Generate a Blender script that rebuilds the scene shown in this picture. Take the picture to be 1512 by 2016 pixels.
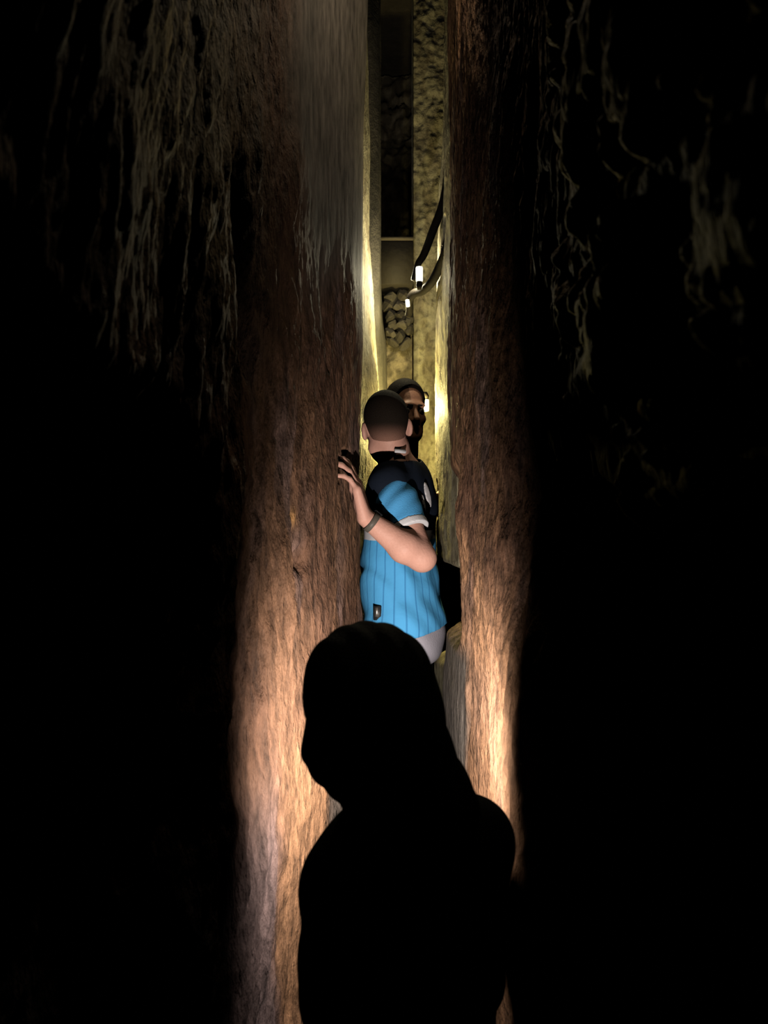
import bpy, math, random
import numpy as np
from mathutils import Vector, Matrix

for _o in list(bpy.data.objects):
    bpy.data.objects.remove(_o, do_unlink=True)
SC = bpy.context.scene
COL = SC.collection
random.seed(7)
CAM_Z = 1.75
FPX = 1514.0                       # focal length in pixels of the 1512 x 2016 frame

# ------------------------------------------------------------------ camera
cam_d = bpy.data.cameras.new('camera')
cam_d.sensor_fit = 'HORIZONTAL'
cam_d.sensor_width = 36.0
cam_d.lens = 36.0 * FPX / 1512.0
cam_d.clip_start = 0.01
cam_d.dof.use_dof = True
cam_d.dof.focus_distance = 2.6
cam_d.dof.aperture_fstop = 6.5
cam = bpy.data.objects.new('camera', cam_d)
COL.objects.link(cam)
cam.location = (0, 0, CAM_Z)
cam.rotation_euler = (math.radians(90), 0, 0)
SC.camera = cam

# ------------------------------------------------------------------ world, exposure
w = bpy.data.worlds.new('cave_dark')
SC.world = w
w.use_nodes = True
w.node_tree.nodes['Background'].inputs[0].default_value = (0.0, 0.0, 0.0, 1)
w.node_tree.nodes['Background'].inputs[1].default_value = 0.0
SC.view_settings.view_transform = 'Standard'
SC.view_settings.look = 'None'
SC.view_settings.gamma = 1.0
SC.view_settings.use_curve_mapping = False
SC.view_settings.exposure = 0.0
SC.cycles.max_bounces = 1
SC.cycles.diffuse_bounces = 0
SC.cycles.glossy_bounces = 0
SC.cycles.sample_clamp_indirect = 4.0
SC.cycles.use_denoising = True
SC.cycles.adaptive_threshold = 0.02

# light strengths (each light is made with the lamp it belongs to)
TORCH_W = 60.0
TORCH_POS = (0.03, 1.50, 1.22)
TORCH_CONE = 178
TORCH_BLEND = 1.0
BULB_UP_W = 10.0
BULB_SMALL_W = 3.0
BULB_LOW_W = 44.0
BULB_HIGH_W = 8.0
BULB_SIDE_W = 18.0


def P(px, py, d):
    """a point d metres ahead of the camera that shows at (px, py)"""
    return np.array([(px - 756.0) / FPX * d, d, CAM_Z - (py - 1008.0) / FPX * d])


# ------------------------------------------------------------------ scene helpers
def tag(o, label=None, cat=None, group=None, kind=None):
    if label: o['label'] = label
    if cat: o['category'] = cat
    if group: o['group'] = group
    if kind: o['kind'] = kind
    return o


def empty(name, loc):
    o = bpy.data.objects.new(name, None)
    COL.objects.link(o)
    o.location = loc
    o.empty_display_size = 0.05
    return o


def mesh_obj(name, verts, faces, mat, parent=None, base=None, smooth=True):
    me = bpy.data.meshes.new(name)
    v = np.asarray(verts, dtype=np.float32)
    if base is not None:
        v = v - np.asarray(base, dtype=np.float32)
    if isinstance(faces, np.ndarray):
        n = faces.shape[1]
        me.vertices.add(len(v))
        me.vertices.foreach_set('co', v.ravel())
        me.loops.add(faces.size)
        me.loops.foreach_set('vertex_index', faces.astype(np.int32).ravel())
        me.polygons.add(len(faces))
        me.polygons.foreach_set('loop_start', np.arange(0, faces.size, n, dtype=np.int32))
        me.update(calc_edges=True)
        me.validate()
    else:
        me.from_pydata([tuple(float(c) for c in p) for p in v], [], faces)
        me.update()
    if smooth:
        me.polygons.foreach_set('use_smooth', np.ones(len(me.polygons), dtype=bool))
    me.materials.append(mat)
    o = bpy.data.objects.new(name, me)
    COL.objects.link(o)
    if parent is not None:
        o.parent = parent
    return o


# ------------------------------------------------------------------ materials
def new_mat(name):
    m = bpy.data.materials.new(name)
    m.use_nodes = True
    nt = m.node_tree
    return m, nt, nt.nodes['Principled BSDF']


def plain(name, col, rough=0.7, bump=0.0, scale=80.0, var=0.15, spec=0.3, metal=0.0):
    m, nt, b = new_mat(name)
    b.inputs['Roughness'].default_value = rough
    b.inputs['Specular IOR Level'].default_value = spec
    b.inputs['Metallic'].default_value = metal
    tc = nt.nodes.new('ShaderNodeTexCoord')
    n = nt.nodes.new('ShaderNodeTexNoise')
    n.inputs['Scale'].default_value = scale
    n.inputs['Detail'].default_value = 4
    nt.links.new(tc.outputs['Object'], n.inputs['Vector'])
    mx = nt.nodes.new('ShaderNodeMix'); mx.data_type = 'RGBA'
    mx.inputs[6].default_value = tuple(c * (1 - var) for c in col) + (1,)
    mx.inputs[7].default_value = tuple(min(1, c * (1 + var)) for c in col) + (1,)
    nt.links.new(n.outputs['Fac'], mx.inputs[0])
    nt.links.new(mx.outputs[2], b.inputs['Base Color'])
    if bump:
        bp = nt.nodes.new('ShaderNodeBump')
        bp.inputs['Strength'].default_value = bump
        bp.inputs['Distance'].default_value = 0.004
        nt.links.new(n.outputs['Fac'], bp.inputs['Height'])
        nt.links.new(bp.outputs['Normal'], b.inputs['Normal'])
    return m


def rock_mat(name, bump=0.9, stretch=0.28, scale=34.0, spec=0.25, rough=0.75, var=0.7):
    """rock: the point colour 'tone' carries mineral patches and some painted lamp light, nodes add grain and relief"""
    m, nt, b = new_mat(name)
    b.inputs['Roughness'].default_value = rough
    b.inputs['Specular IOR Level'].default_value = spec
    at = nt.nodes.new('ShaderNodeAttribute'); at.attribute_name = 'tone'
    tc = nt.nodes.new('ShaderNodeTexCoord')
    mp = nt.nodes.new('ShaderNodeMapping')
    mp.inputs['Scale'].default_value = (1.0, 1.0, stretch)
    nt.links.new(tc.outputs['Object'], mp.inputs['Vector'])
    n1 = nt.nodes.new('ShaderNodeTexNoise')
    n1.inputs['Scale'].default_value = scale
    n1.inputs['Detail'].default_value = 5
    n1.inputs['Roughness'].default_value = 0.65
    nt.links.new(mp.outputs['Vector'], n1.inputs['Vector'])
    n2 = nt.nodes.new('ShaderNodeTexNoise')
    n2.inputs['Scale'].default_value = scale * 4.5
    n2.inputs['Detail'].default_value = 2
    nt.links.new(mp.outputs['Vector'], n2.inputs['Vector'])
    mr = nt.nodes.new('ShaderNodeMapRange')
    mr.inputs['From Min'].default_value = 0.3
    mr.inputs['From Max'].default_value = 0.7
    mr.inputs['To Min'].default_value = 1.0 - var
    mr.inputs['To Max'].default_value = 1.0 + var * 0.6
    nt.links.new(n1.outputs['Fac'], mr.inputs['Value'])
    mul = nt.nodes.new('ShaderNodeVectorMath'); mul.operation = 'SCALE'
    nt.links.new(at.outputs['Color'], mul.inputs[0])
    nt.links.new(mr.outputs['Result'], mul.inputs['Scale'])
    nt.links.new(mul.outputs[0], b.inputs['Base Color'])
    ad = nt.nodes.new('ShaderNodeMath'); ad.operation = 'MULTIPLY_ADD'
    nt.links.new(n2.outputs['Fac'], ad.inputs[0])
    ad.inputs[1].default_value = 0.35
    nt.links.new(n1.outputs['Fac'], ad.inputs[2])
    bp = nt.nodes.new('ShaderNodeBump')
    bp.inputs['Strength'].default_value = bump
    bp.inputs['Distance'].default_value = 0.022
    bs = nt.nodes.new('ShaderNodeMath'); bs.operation = 'MULTIPLY'
    bs.inputs[1].default_value = bump
    nt.links.new(at.outputs['Alpha'], bs.inputs[0])
    nt.links.new(bs.outputs[0], bp.inputs['Strength'])
    nt.links.new(ad.outputs[0], bp.inputs['Height'])
    nt.links.new(bp.outputs['Normal'], b.inputs['Normal'])
    return m


def emit_mat(name, col, strength):
    m, nt, b = new_mat(name)
    b.inputs['Base Color'].default_value = tuple(col) + (1,)
    b.inputs['Emission Color'].default_value = tuple(col) + (1,)
    b.inputs['Emission Strength'].default_value = strength
    m.cycles.emission_sampling = 'NONE'
    return m


# ------------------------------------------------------------------ noise
_rng = np.random.default_rng(11)
_perm = np.concatenate([_rng.permutation(256)] * 3)
_ga = _rng.uniform(0, 2 * np.pi, 256)
_g2 = np.stack([np.cos(_ga), np.sin(_ga)], -1)


def perlin(x, y):
    xi = np.floor(x).astype(np.int64); yi = np.floor(y).astype(np.int64)
    xf = x - xi; yf = y - yi
    u = xf * xf * xf * (xf * (xf * 6 - 15) + 10)
    v = yf * yf * yf * (yf * (yf * 6 - 15) + 10)
    def g(ix, iy, dx, dy):
        h = _perm[(_perm[ix & 255] + iy) & 255]
        gr = _g2[h]
        return gr[..., 0] * dx + gr[..., 1] * dy
    n00 = g(xi, yi, xf, yf); n10 = g(xi + 1, yi, xf - 1, yf)
    n01 = g(xi, yi + 1, xf, yf - 1); n11 = g(xi + 1, yi + 1, xf - 1, yf - 1)
    a = n00 + u * (n10 - n00); b = n01 + u * (n11 - n01)
    return (a + v * (b - a)) * 1.4


def fbm(x, y, oct=4, gain=0.5):
    s = 0.0; a = 1.0; f = 1.0
    for i in range(oct):
        s = s + a * perlin(x * f + 17.3 * i, y * f + 5.1 * i)
        a *= gain; f *= 2.03
    return s


def ridged(x, y, oct=4):
    s = 0.0; a = 1.0; f = 1.0
    for i in range(oct):
        s = s + a * (1.0 - 2.0 * np.abs(perlin(x * f + 9.7 * i, y * f + 3.3 * i)))
        a *= 0.5; f *= 2.1
    return s * 0.55


def sstep(a, b, t):
    t = np.clip((t - a) / (b - a), 0, 1)
    return t * t * (3 - 2 * t)


def profile(zs, table, dn, D, Z):
    """x of a wall from rows of x(depth) at rising heights"""
    rows = np.stack([np.interp(D[:, 0], dn, r) for r in table])          # (nz_keys, nd)
    z = Z[0]
    out = np.empty(D.shape)
    k = np.clip(np.searchsorted(zs, z) - 1, 0, len(zs) - 2)
    for j in range(len(z)):
        a, b = zs[k[j]], zs[k[j] + 1]
        t = min(1, max(0, (z[j] - a) / (b - a)))
        t = t * t * (3 - 2 * t)
        out[:, j] = rows[k[j]] * (1 - t) + rows[k[j] + 1] * t
    return out


def blur_rows(X, n):
    for _ in range(n):
        Y = X.copy()
        Y[1:-1] = 0.25 * X[:-2] + 0.5 * X[1:-1] + 0.25 * X[2:]
        X = Y
    return X


def wall_solid(name, D, Z, X, tone, mat, back_x, parent=None, relief=None):
    """closed solid: the relief X(D,Z) on the passage side, a flat back at back_x"""
    nd, nz = X.shape
    front = np.stack([X, D, Z], -1).reshape(-1, 3)
    bi = np.arange(nd * nz).reshape(nd, nz)
    quads = np.stack([bi[:-1, :-1], bi[1:, :-1], bi[1:, 1:], bi[:-1, 1:]], -1).reshape(-1, 4)
    ring = np.concatenate([bi[:, 0], bi[-1, 1:], bi[-2::-1, -1], bi[0, -2:0:-1]])
    rb = front[ring].copy(); rb[:, 0] = back_x
    n0 = len(front)
    rid = n0 + np.arange(len(ring))
    nx = np.roll(np.arange(len(ring)), -1)
    side = np.stack([ring, rid, rid[nx], ring[nx]], -1)
    cen = np.array([[back_x, D.mean(), Z.mean()]])
    ci = n0 + len(ring)
    flip = back_x > X.mean()
    F = np.concatenate([quads, side])
    captri = [(int(a), ci, int(b)) for a, b in zip(rid, rid[nx])]
    if flip:
        F = F[:, ::-1]
        captri = [t[::-1] for t in captri]
    verts = np.concatenate([front, rb, cen])
    me = bpy.data.meshes.new(name)
    me.vertices.add(len(verts)); me.vertices.foreach_set('co', verts.astype(np.float32).ravel())
    nl = F.size + 3 * len(captri)
    me.loops.add(nl)
    me.loops.foreach_set('vertex_index', np.concatenate([F.ravel(), np.array(captri).ravel()]).astype(np.int32))
    me.polygons.add(len(F) + len(captri))
    ls = np.concatenate([np.arange(len(F)) * 4, F.size + np.arange(len(captri)) * 3]).astype(np.int32)
    me.polygons.foreach_set('loop_start', ls)
    me.update(calc_edges=True)
    sm = np.zeros(len(F) + len(captri), dtype=bool); sm[:len(quads)] = True
    me.polygons.foreach_set('use_smooth', sm)
    ca = me.color_attributes.new('tone', 'FLOAT_COLOR', 'POINT')
    tc = np.ones((len(verts), 4), dtype=np.float32)
    tc[:, :3] = 0.15
    tc[:n0, :3] = tone.reshape(-1, 3)
    if relief is not None:
        tc[:n0, 3] = relief.ravel()          # how rough the skin of the rock is
    ca.data.foreach_set('color', tc.ravel())
    me.materials.append(mat)
    o = bpy.data.objects.new(name, me)
    COL.objects.link(o)
    if parent: o.parent = parent
    else: tag(o, kind='structure')
    return o


def mixc(a, b, t):
    return np.asarray(a) * (1 - t[..., None]) + np.asarray(b) * t[..., None]


BROWN = (0.120, 0.060, 0.036)
TAN = (0.25, 0.132, 0.070)
GREY = (0.13, 0.110, 0.096)
MAUVE = (0.165, 0.118, 0.118)
OLIVE_LIT = (0.27, 0.205, 0.11)  # olive-brown bulb light painted into the near rock
SAND = (0.30, 0.27, 0.18)

M_rock = rock_mat('cave_rock')
M_smooth = rock_mat('smooth_rock', bump=0.35, stretch=0.6, scale=18, var=0.35)
M_far = rock_mat('pitted_rock', bump=0.45, stretch=0.8, scale=34, var=0.3)

# ------------------------------------------------------------------ left wall, near the camera up to the squeeze
dn = [0.0, 0.6, 1.0, 1.3, 1.42, 1.50, 1.60, 1.80, 2.00, 2.30, 2.50, 2.62, 2.68, 2.74]
zk = [-0.2, 0.9, 1.4, 1.78, 2.05, 2.5, 3.05, 3.8]
low_near = [-.80, -.75, -.70, -.55, -.37, -.305]
tabL = [
    low_near + [-.275, -.225, -.180, -.125, -.10, -.085, -.080, -.12],
    low_near + [-.275, -.228, -.182, -.125, -.10, -.085, -.080, -.12],
    [-.80, -.76, -.72, -.58, -.40, -.315] + [-.285, -.238, -.195, -.14, -.105, -.088, -.083, -.12],
    [-.80, -.76, -.72, -.56, -.42, -.33] + [-.300, -.255, -.212, -.15, -.108, -.086, -.080, -.12],
    [-.36, -.36, -.36, -.36, -.35, -.338] + [-.315, -.265, -.220, -.152, -.105, -.082, -.076, -.12],
    [-.29, -.29, -.30, -.32, -.328, -.330] + [-.318, -.270, -.222, -.148, -.100, -.078, -.074, -.11],
    [-.285, -.285, -.295, -.318, -.328, -.330] + [-.318, -.270, -.222, -.148, -.098, -.076, -.071, -.11],
    [-.28, -.28, -.29, -.315, -.328, -.330] + [-.32, -.272, -.225, -.145, -.090, -.060, -.052, -.10],
]
dg = np.arange(0.0, 2.7401, 0.0055); zg = np.arange(-0.2, 3.7501, 0.0062)
D, Z = np.meshgrid(dg, zg, indexing='ij')
Zw = Z + 0.16 * perlin(D * 3.1, Z * 1.3) + 0.05 * perlin(D * 11, Z * 4)
X = profile(zk, tabL, dn, D, Z)
# rough edge of the overhang: sample the profile at a warped height
ji = np.clip(((Zw - zg[0]) / (zg[1] - zg[0])).astype(int), 0, len(zg) - 1)
X = np.take_along_axis(X, ji, axis=1)
X = blur_rows(X, 3)
sm_mask = sstep(1.85, 2.1, D + 0.12 * perlin(Z * 2.2, D * 2)) * sstep(2.32, 2.62, Z + 0.2 * perlin(D * 3, Z * 2 + 9))
rough = 1 - 0.93 * sm_mask
wx = D + 0.05 * perlin(Z * 2.0, D * 2.0) - 0.09 * (Z - 1.5)
relief = (0.026 * fbm(wx * 3.2, Z * 1.1, 3) + 0.012 * ridged(wx * 8, Z * 1.9, 3)
          + 0.009 * fbm(wx * 17, Z * 4.6, 4) + 0.007 * ridged(wx * 24, Z * 6.0, 3) + 0.0045 * fbm(wx * 52, Z * 13, 3))
near = 1.0 + 0.35 * (1 - sstep(1.0, 1.7, D))
edge = 0.45 + 0.55 * (1 - sstep(2.3, 2.62, D))
relief = relief * rough * near * edge * (1 - 0.45 * (1 - sstep(1.0, 1.5, D)) * sstep(1.9, 2.1, Z))
# one deep black slot in the upper part of the wall, and a small hole lower down
slot = np.exp(-((wx - 1.56 + 0.30 * (Z - 2.25)) / 0.035) ** 2) * sstep(1.98, 2.12, Z) * (1 - sstep(2.38, 2.55, Z))
hole = np.exp(-(((D - 1.95) / 0.035) ** 2 + ((Z - 1.63) / 0.03) ** 2))
X = X + relief - 0.055 * slot - 0.035 * hole
t1 = sstep(-0.25, 0.5, fbm(D * 2.5, Z * 1.4, 3))
t2 = sstep(0.05, 0.6, fbm(D * 4 + 40, Z * 1.2 + 7, 3))
tone = mixc(BROWN, TAN, t1 * 0.35)
tone = mixc(tone, MAUVE, t2 * 0.5)
tone = mixc(tone, TAN, sstep(1.72, 1.82, D + 0.05 * perlin(Z * 5, D * 3)) * (1 - sstep(1.12, 1.28, Z)))  # tan rock, kept pale low down to paint in the torch's bright pool
tone = mixc(tone, MAUVE, sstep(1.25, 0.95, Z) * (1 - sstep(1.66, 1.78, D)) * 0.85)
tone = mixc(tone, OLIVE_LIT, sstep(1.9, 2.3, Z) * (1 - sstep(1.3, 1.9, D)) * 0.8)  # raised tone puts the bulbs' dim light into the upper near wall's colour
tone = mixc(tone, GREY, sm_mask)
tone = mixc(tone, GREY, sstep(2.05, 2.2, D) * (1 - sstep(1.0, 1.15, Z)) * 0.9)
tone = mixc(tone, (0.5, 0.26, 0.10), np.exp(-(((D - 1.93) / 0.02) ** 2 + ((Z - 1.735) / 0.02) ** 2)))
WALL_L = (wall_solid('wall_left', D, Z, X, tone, M_rock, -1.2, relief=1 - 0.9 * sm_mask), D, Z, X, -1)

# ------------------------------------------------------------------ right wall
dn = [0.0, 0.6, 1.0, 1.3, 1.45, 1.52, 1.62, 1.75, 1.90, 2.05, 2.20, 2.27, 2.34, 2.50, 2.62, 2.70]
zk = [-0.2, 1.15, 1.32, 1.45, 1.62, 1.80, 1.95, 2.3, 3.8]
tabR = [
    [.60, .58, .56, .46, .33, .272, .264, .262, .258, .250, .232, .220, .212, .206, .200, .25],
    [.60, .58, .56, .46, .33, .272, .264, .262, .258, .250, .232, .220, .212, .206, .200, .25],
    [.60, .58, .56, .46, .34, .280, .266, .262, .258, .250, .232, .225, .220, .214, .212, .26],
    [.60, .58, .56, .46, .35, .290, .272, .262, .257, .248, .226, .26, .42, .50, .50, .50],
    [.58, .57, .55, .44, .36, .325, .297, .270, .256, .246, .224, .26, .42, .50, .50, .50],
    [.36, .36, .35, .345, .34, .335, .315, .290, .262, .246, .224, .240, .30, .32, .30, .30],
    [.28, .285, .30, .313, .32, .322, .310, .292, .268, .248, .228, .232, .236, .24, .235, .27],
    [.24, .255, .277, .298, .308, .31, .300, .285, .270, .255, .240, .236, .232, .230, .226, .26],
    [.24, .255, .277, .298, .308, .31, .300, .285, .270, .255, .240, .236, .232, .230, .226, .26],
]
dg = np.arange(0.0, 2.7001, 0.0055)
D, Z = np.meshgrid(dg, zg, indexing='ij')
X = profile(zk, tabR, dn, D, Z)
Zw = Z + 0.05 * perlin(D * 3.7 + 50, Z * 1.7)
ji = np.clip(((Zw - zg[0]) / (zg[1] - zg[0])).astype(int), 0, len(zg) - 1)
X = np.take_along_axis(X, ji, axis=1)
X = blur_rows(X, 2)
wx = D + 0.06 * perlin(Z * 2.0 + 31, D * 2.0) + 0.10 * (Z - 1.5)
relief = (0.020 * fbm(wx * 3.4 + 20, Z * 1.2, 3) + 0.010 * ridged(wx * 9 + 4, Z * 2.4, 3)
          + 0.007 * ridged(wx * 24, Z * 6.5, 3) + 0.0035 * fbm(wx * 60, Z * 17, 3))
lump = fbm(D * 4.5 + 3, Z * 5.0 + 8, 4, 0.6)
near = 1 - sstep(1.1, 1.55, D)
relief = relief * (1 - 0.7 * near)
relief = relief * (0.55 + 0.45 * (1 - sstep(2.2, 2.5, D))) + near * (0.034 * sstep(0.05, 0.55, lump) + 0.007 * fbm(D * 11, Z * 17, 3))
greyp = sstep(2.12, 2.2, D + 0.03 * perlin(Z * 5, D)) * (1 - sstep(1.30, 1.40, Z))
relief = relief * (1 - 0.75 * greyp)
X = X - relief
# pitted seam between the tan face and the grey one
X = X + 0.02 * np.exp(-((D - 2.13 - 0.02 * perlin(Z * 6, D * 0)) / 0.018) ** 2) * (1 - sstep(1.42, 1.5, Z))
t1 = sstep(-0.3, 0.45, fbm(D * 2.8 + 9, Z * 1.6, 3))
t2 = sstep(0.1, 0.6, fbm(D * 5 + 80, Z * 2 + 7, 3))
tone = mixc(BROWN, TAN, t1)
tone = mixc(tone, MAUVE, t2 * 0.5)
tone = mixc(tone, TAN, (1 - sstep(1.4, 1.7, Z)) * 0.7)
tone = mixc(tone, GREY, greyp)
tone = mixc(tone, OLIVE_LIT, near * 0.7)  # same painted lamp light on the near bumps
WALL_R = (wall_solid('wall_right', D, Z, X, tone, M_rock, 1.2), D, Z, X, 1)

# ------------------------------------------------------------------ the crack goes on beyond the squeeze
def simple_wall(name, dn, zk, tab, d0, d1, zmax, sgn, amp, tonefun, back, step=0.006, seed=0, zmin=0.2, mat=None, fineamp=1.0):
    dg = np.arange(d0, d1 + 1e-6, step); zz = np.arange(zmin, zmax, 0.008)
    D, Z = np.meshgrid(dg, zz, indexing='ij')
    X = profile(zk, tab, dn, D, Z)
    X = blur_rows(X, 1)
    r = amp * (fbm(D * 5 + seed, Z * 2.2 + seed, 3) + fineamp * 0.35 * fbm(D * 22 + seed, Z * 14, 3) + fineamp * 0.18 * fbm(D * 70, Z * 45 + seed, 2))
    X = X + r * sgn
    return (wall_solid(name, D, Z, X, tonefun(D, Z), mat or M_far, back), D, Z, X, -sgn)


def sandy(D, Z):
    t = sstep(-0.3, 0.4, fbm(D * 9, Z * 6, 4))
    c = mixc(SAND, (0.20, 0.17, 0.11), t)
    pits = sstep(0.30, 0.5, fbm(D * 30 + 3, Z * 24, 2))
    return mixc(c, (0.08, 0.06, 0.035), pits * 0.6)


WALL_FR = simple_wall('wall_farright', [2.6, 2.7, 2.9, 3.05, 3.13, 3.18, 3.26, 3.6], [0.2, 1.15, 1.28, 1.48, 1.57, 2.4, 3.0, 3.4, 4.5],
            [[.245, .236, .226, .214, .207, .225, .30, .34],
             [.245, .236, .226, .214, .207, .225, .30, .34],
             [.50, .50, .50, .50, .50, .50, .50, .50],
             [.50, .50, .50, .50, .50, .50, .50, .50],
             [.255, .240, .226, .214, .207, .225, .30, .34],
             [.245, .236, .226, .214, .207, .225, .30, .34],
             [.250, .240, .232, .226, .222, .236, .30, .34],
             [.255, .248, .246, .244, .244, .25, .31, .34],
             [.260, .255, .255, .255, .255, .26, .31, .34]],
            2.62, 3.6, 4.45, -1, 0.005, sandy, 1.2, seed=3)
WALL_FL = simple_wall('wall_farleft', [2.6, 2.8, 2.95, 3.10, 3.20, 3.25, 3.30], [0.2, 2.2, 2.6, 2.9, 3.2, 4.3],
            [[-.135, -.10, -.070, -.042, -.022, -.022, -.10],
             [-.135, -.10, -.070, -.042, -.022, -.022, -.10],
             [-.145, -.112, -.082, -.060, -.044, -.042, -.12],
             [-.145, -.115, -.090, -.072, -.060, -.058, -.14],
             [-.145, -.115, -.088, -.070, -.060, -.058, -.14],
             [-.150, -.120, -.10, -.085, -.08, -.080, -.16]],
            2.70, 3.29, 4.45, 1, 0.004, sandy, -1.2, seed=21)


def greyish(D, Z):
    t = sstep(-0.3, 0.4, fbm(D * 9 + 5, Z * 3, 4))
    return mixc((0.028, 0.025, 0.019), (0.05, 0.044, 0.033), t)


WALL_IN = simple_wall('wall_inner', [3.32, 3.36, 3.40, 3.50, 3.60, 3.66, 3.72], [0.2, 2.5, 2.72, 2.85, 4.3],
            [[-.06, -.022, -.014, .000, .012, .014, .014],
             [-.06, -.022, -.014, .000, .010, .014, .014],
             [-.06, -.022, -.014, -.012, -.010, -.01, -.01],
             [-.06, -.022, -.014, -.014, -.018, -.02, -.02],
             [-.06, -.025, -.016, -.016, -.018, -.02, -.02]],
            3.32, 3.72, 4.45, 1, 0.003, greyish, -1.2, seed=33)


# back wall under the ledge, and the dark end of the crack above it
def back_panel(name, y0, x0, x1, z0, z1, amp, tonefun, y_back, step=0.006, seed=0, taper=0.0):
    xs = np.arange(x0, x1 + 1e-6, step); zz = np.arange(z0, z1 + 1e-6, step)
    A, B = np.meshgrid(xs, zz, indexing='ij')
    r = amp * (fbm(A * 8 + seed, B * 6, 3) + 0.6 * fbm(A * 28 + seed, B * 24, 3))
    Y = y0 - r - taper * (1 - sstep(z0, z1, B))
    nd, nz = A.shape
    v = np.stack([A, Y, B], -1).reshape(-1, 3)
    vb = v.copy(); vb[:, 1] = y_back
    bi = np.arange(nd * nz).reshape(nd, nz)
    q = np.stack([bi[:-1, :-1], bi[1:, :-1], bi[1:, 1:], bi[:-1, 1:]], -1).reshape(-1, 4)
    n0 = len(v)
    ring = np.concatenate([bi[:, 0], bi[-1, 1:], bi[-2::-1, -1], bi[0, -2:0:-1]])
    nxt = np.roll(ring, -1)
    side = np.stack([ring, ring + n0, nxt + n0, nxt], -1)[:, ::-1]
    F = np.concatenate([q, (q + n0)[:, ::-1], side])
    o = mesh_obj(name, np.concatenate([v, vb]), F, M_far)
    ca = o.data.color_attributes.new('tone', 'FLOAT_COLOR', 'POINT')
    tcol = np.ones((2 * n0, 4), dtype=np.float32)
    tcol[:n0, :3] = tonefun(A, B).reshape(-1, 3); tcol[n0:, :3] = 0.15
    ca.data.foreach_set('color', tcol.ravel())
    return tag(o, kind='structure')


def rubbly(A, B):
    t = sstep(-0.2, 0.4, fbm(A * 14 + 5, B * 12, 4))
    return mixc((0.03, 0.024, 0.015), (0.08, 0.066, 0.046), t)


back_panel('wall_farface', 3.84, 0.147, 0.50, 1.80, 4.44, 0.014, lambda A, B: 0.6 * sandy(A * 1.6, B * 0.9), 4.05, seed=14)
WALL_BACK = back_panel('wall_back', 3.70, -0.05, 0.14, 0.40, 2.62, 0.012, rubbly, 3.95, seed=2)
back_panel('wall_end', 4.75, -0.45, 0.55, 2.2, 4.44, 0.05, rubbly, 5.0, step=0.012, seed=9)


# floor with steps, ceiling
def prism_yz(name, prof, x0, x1, mat, col=(0.11, 0.08, 0.055)):
    n = len(prof)
    v = [(x0, y, z) for y, z in prof] + [(x1, y, z) for y, z in prof]
    f = [tuple(range(n)), tuple(range(2 * n - 1, n - 1, -1))]
    for i in range(n):
        j = (i + 1) % n
        f.append((i, i + n, j + n, j))
    o = mesh_obj(name, v, f, mat, smooth=False)
    ca = o.data.color_attributes.new('tone', 'FLOAT_COLOR', 'POINT')
    for k in range(len(o.data.vertices)):
        ca.data[k].color = col + (1,)
    return tag(o, kind='structure')


prism_yz('floor', [(-0.6, 0.0), (1.72, 0.0), (1.72, 0.18), (2.30, 0.18), (2.30, 0.36), (2.86, 0.36),
                   (2.86, 0.54), (5.0, 0.54), (5.0, -0.3), (-0.6, -0.3)], -0.95, 0.95, M_smooth)
prism_yz('ceiling', [(-0.6, 3.72), (2.75, 3.72), (2.75, 4.45), (5.0, 4.45), (5.0, 4.7), (-0.6, 4.7)], -1.2, 1.2, M_smooth, (0.02, 0.016, 0.012))


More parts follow.
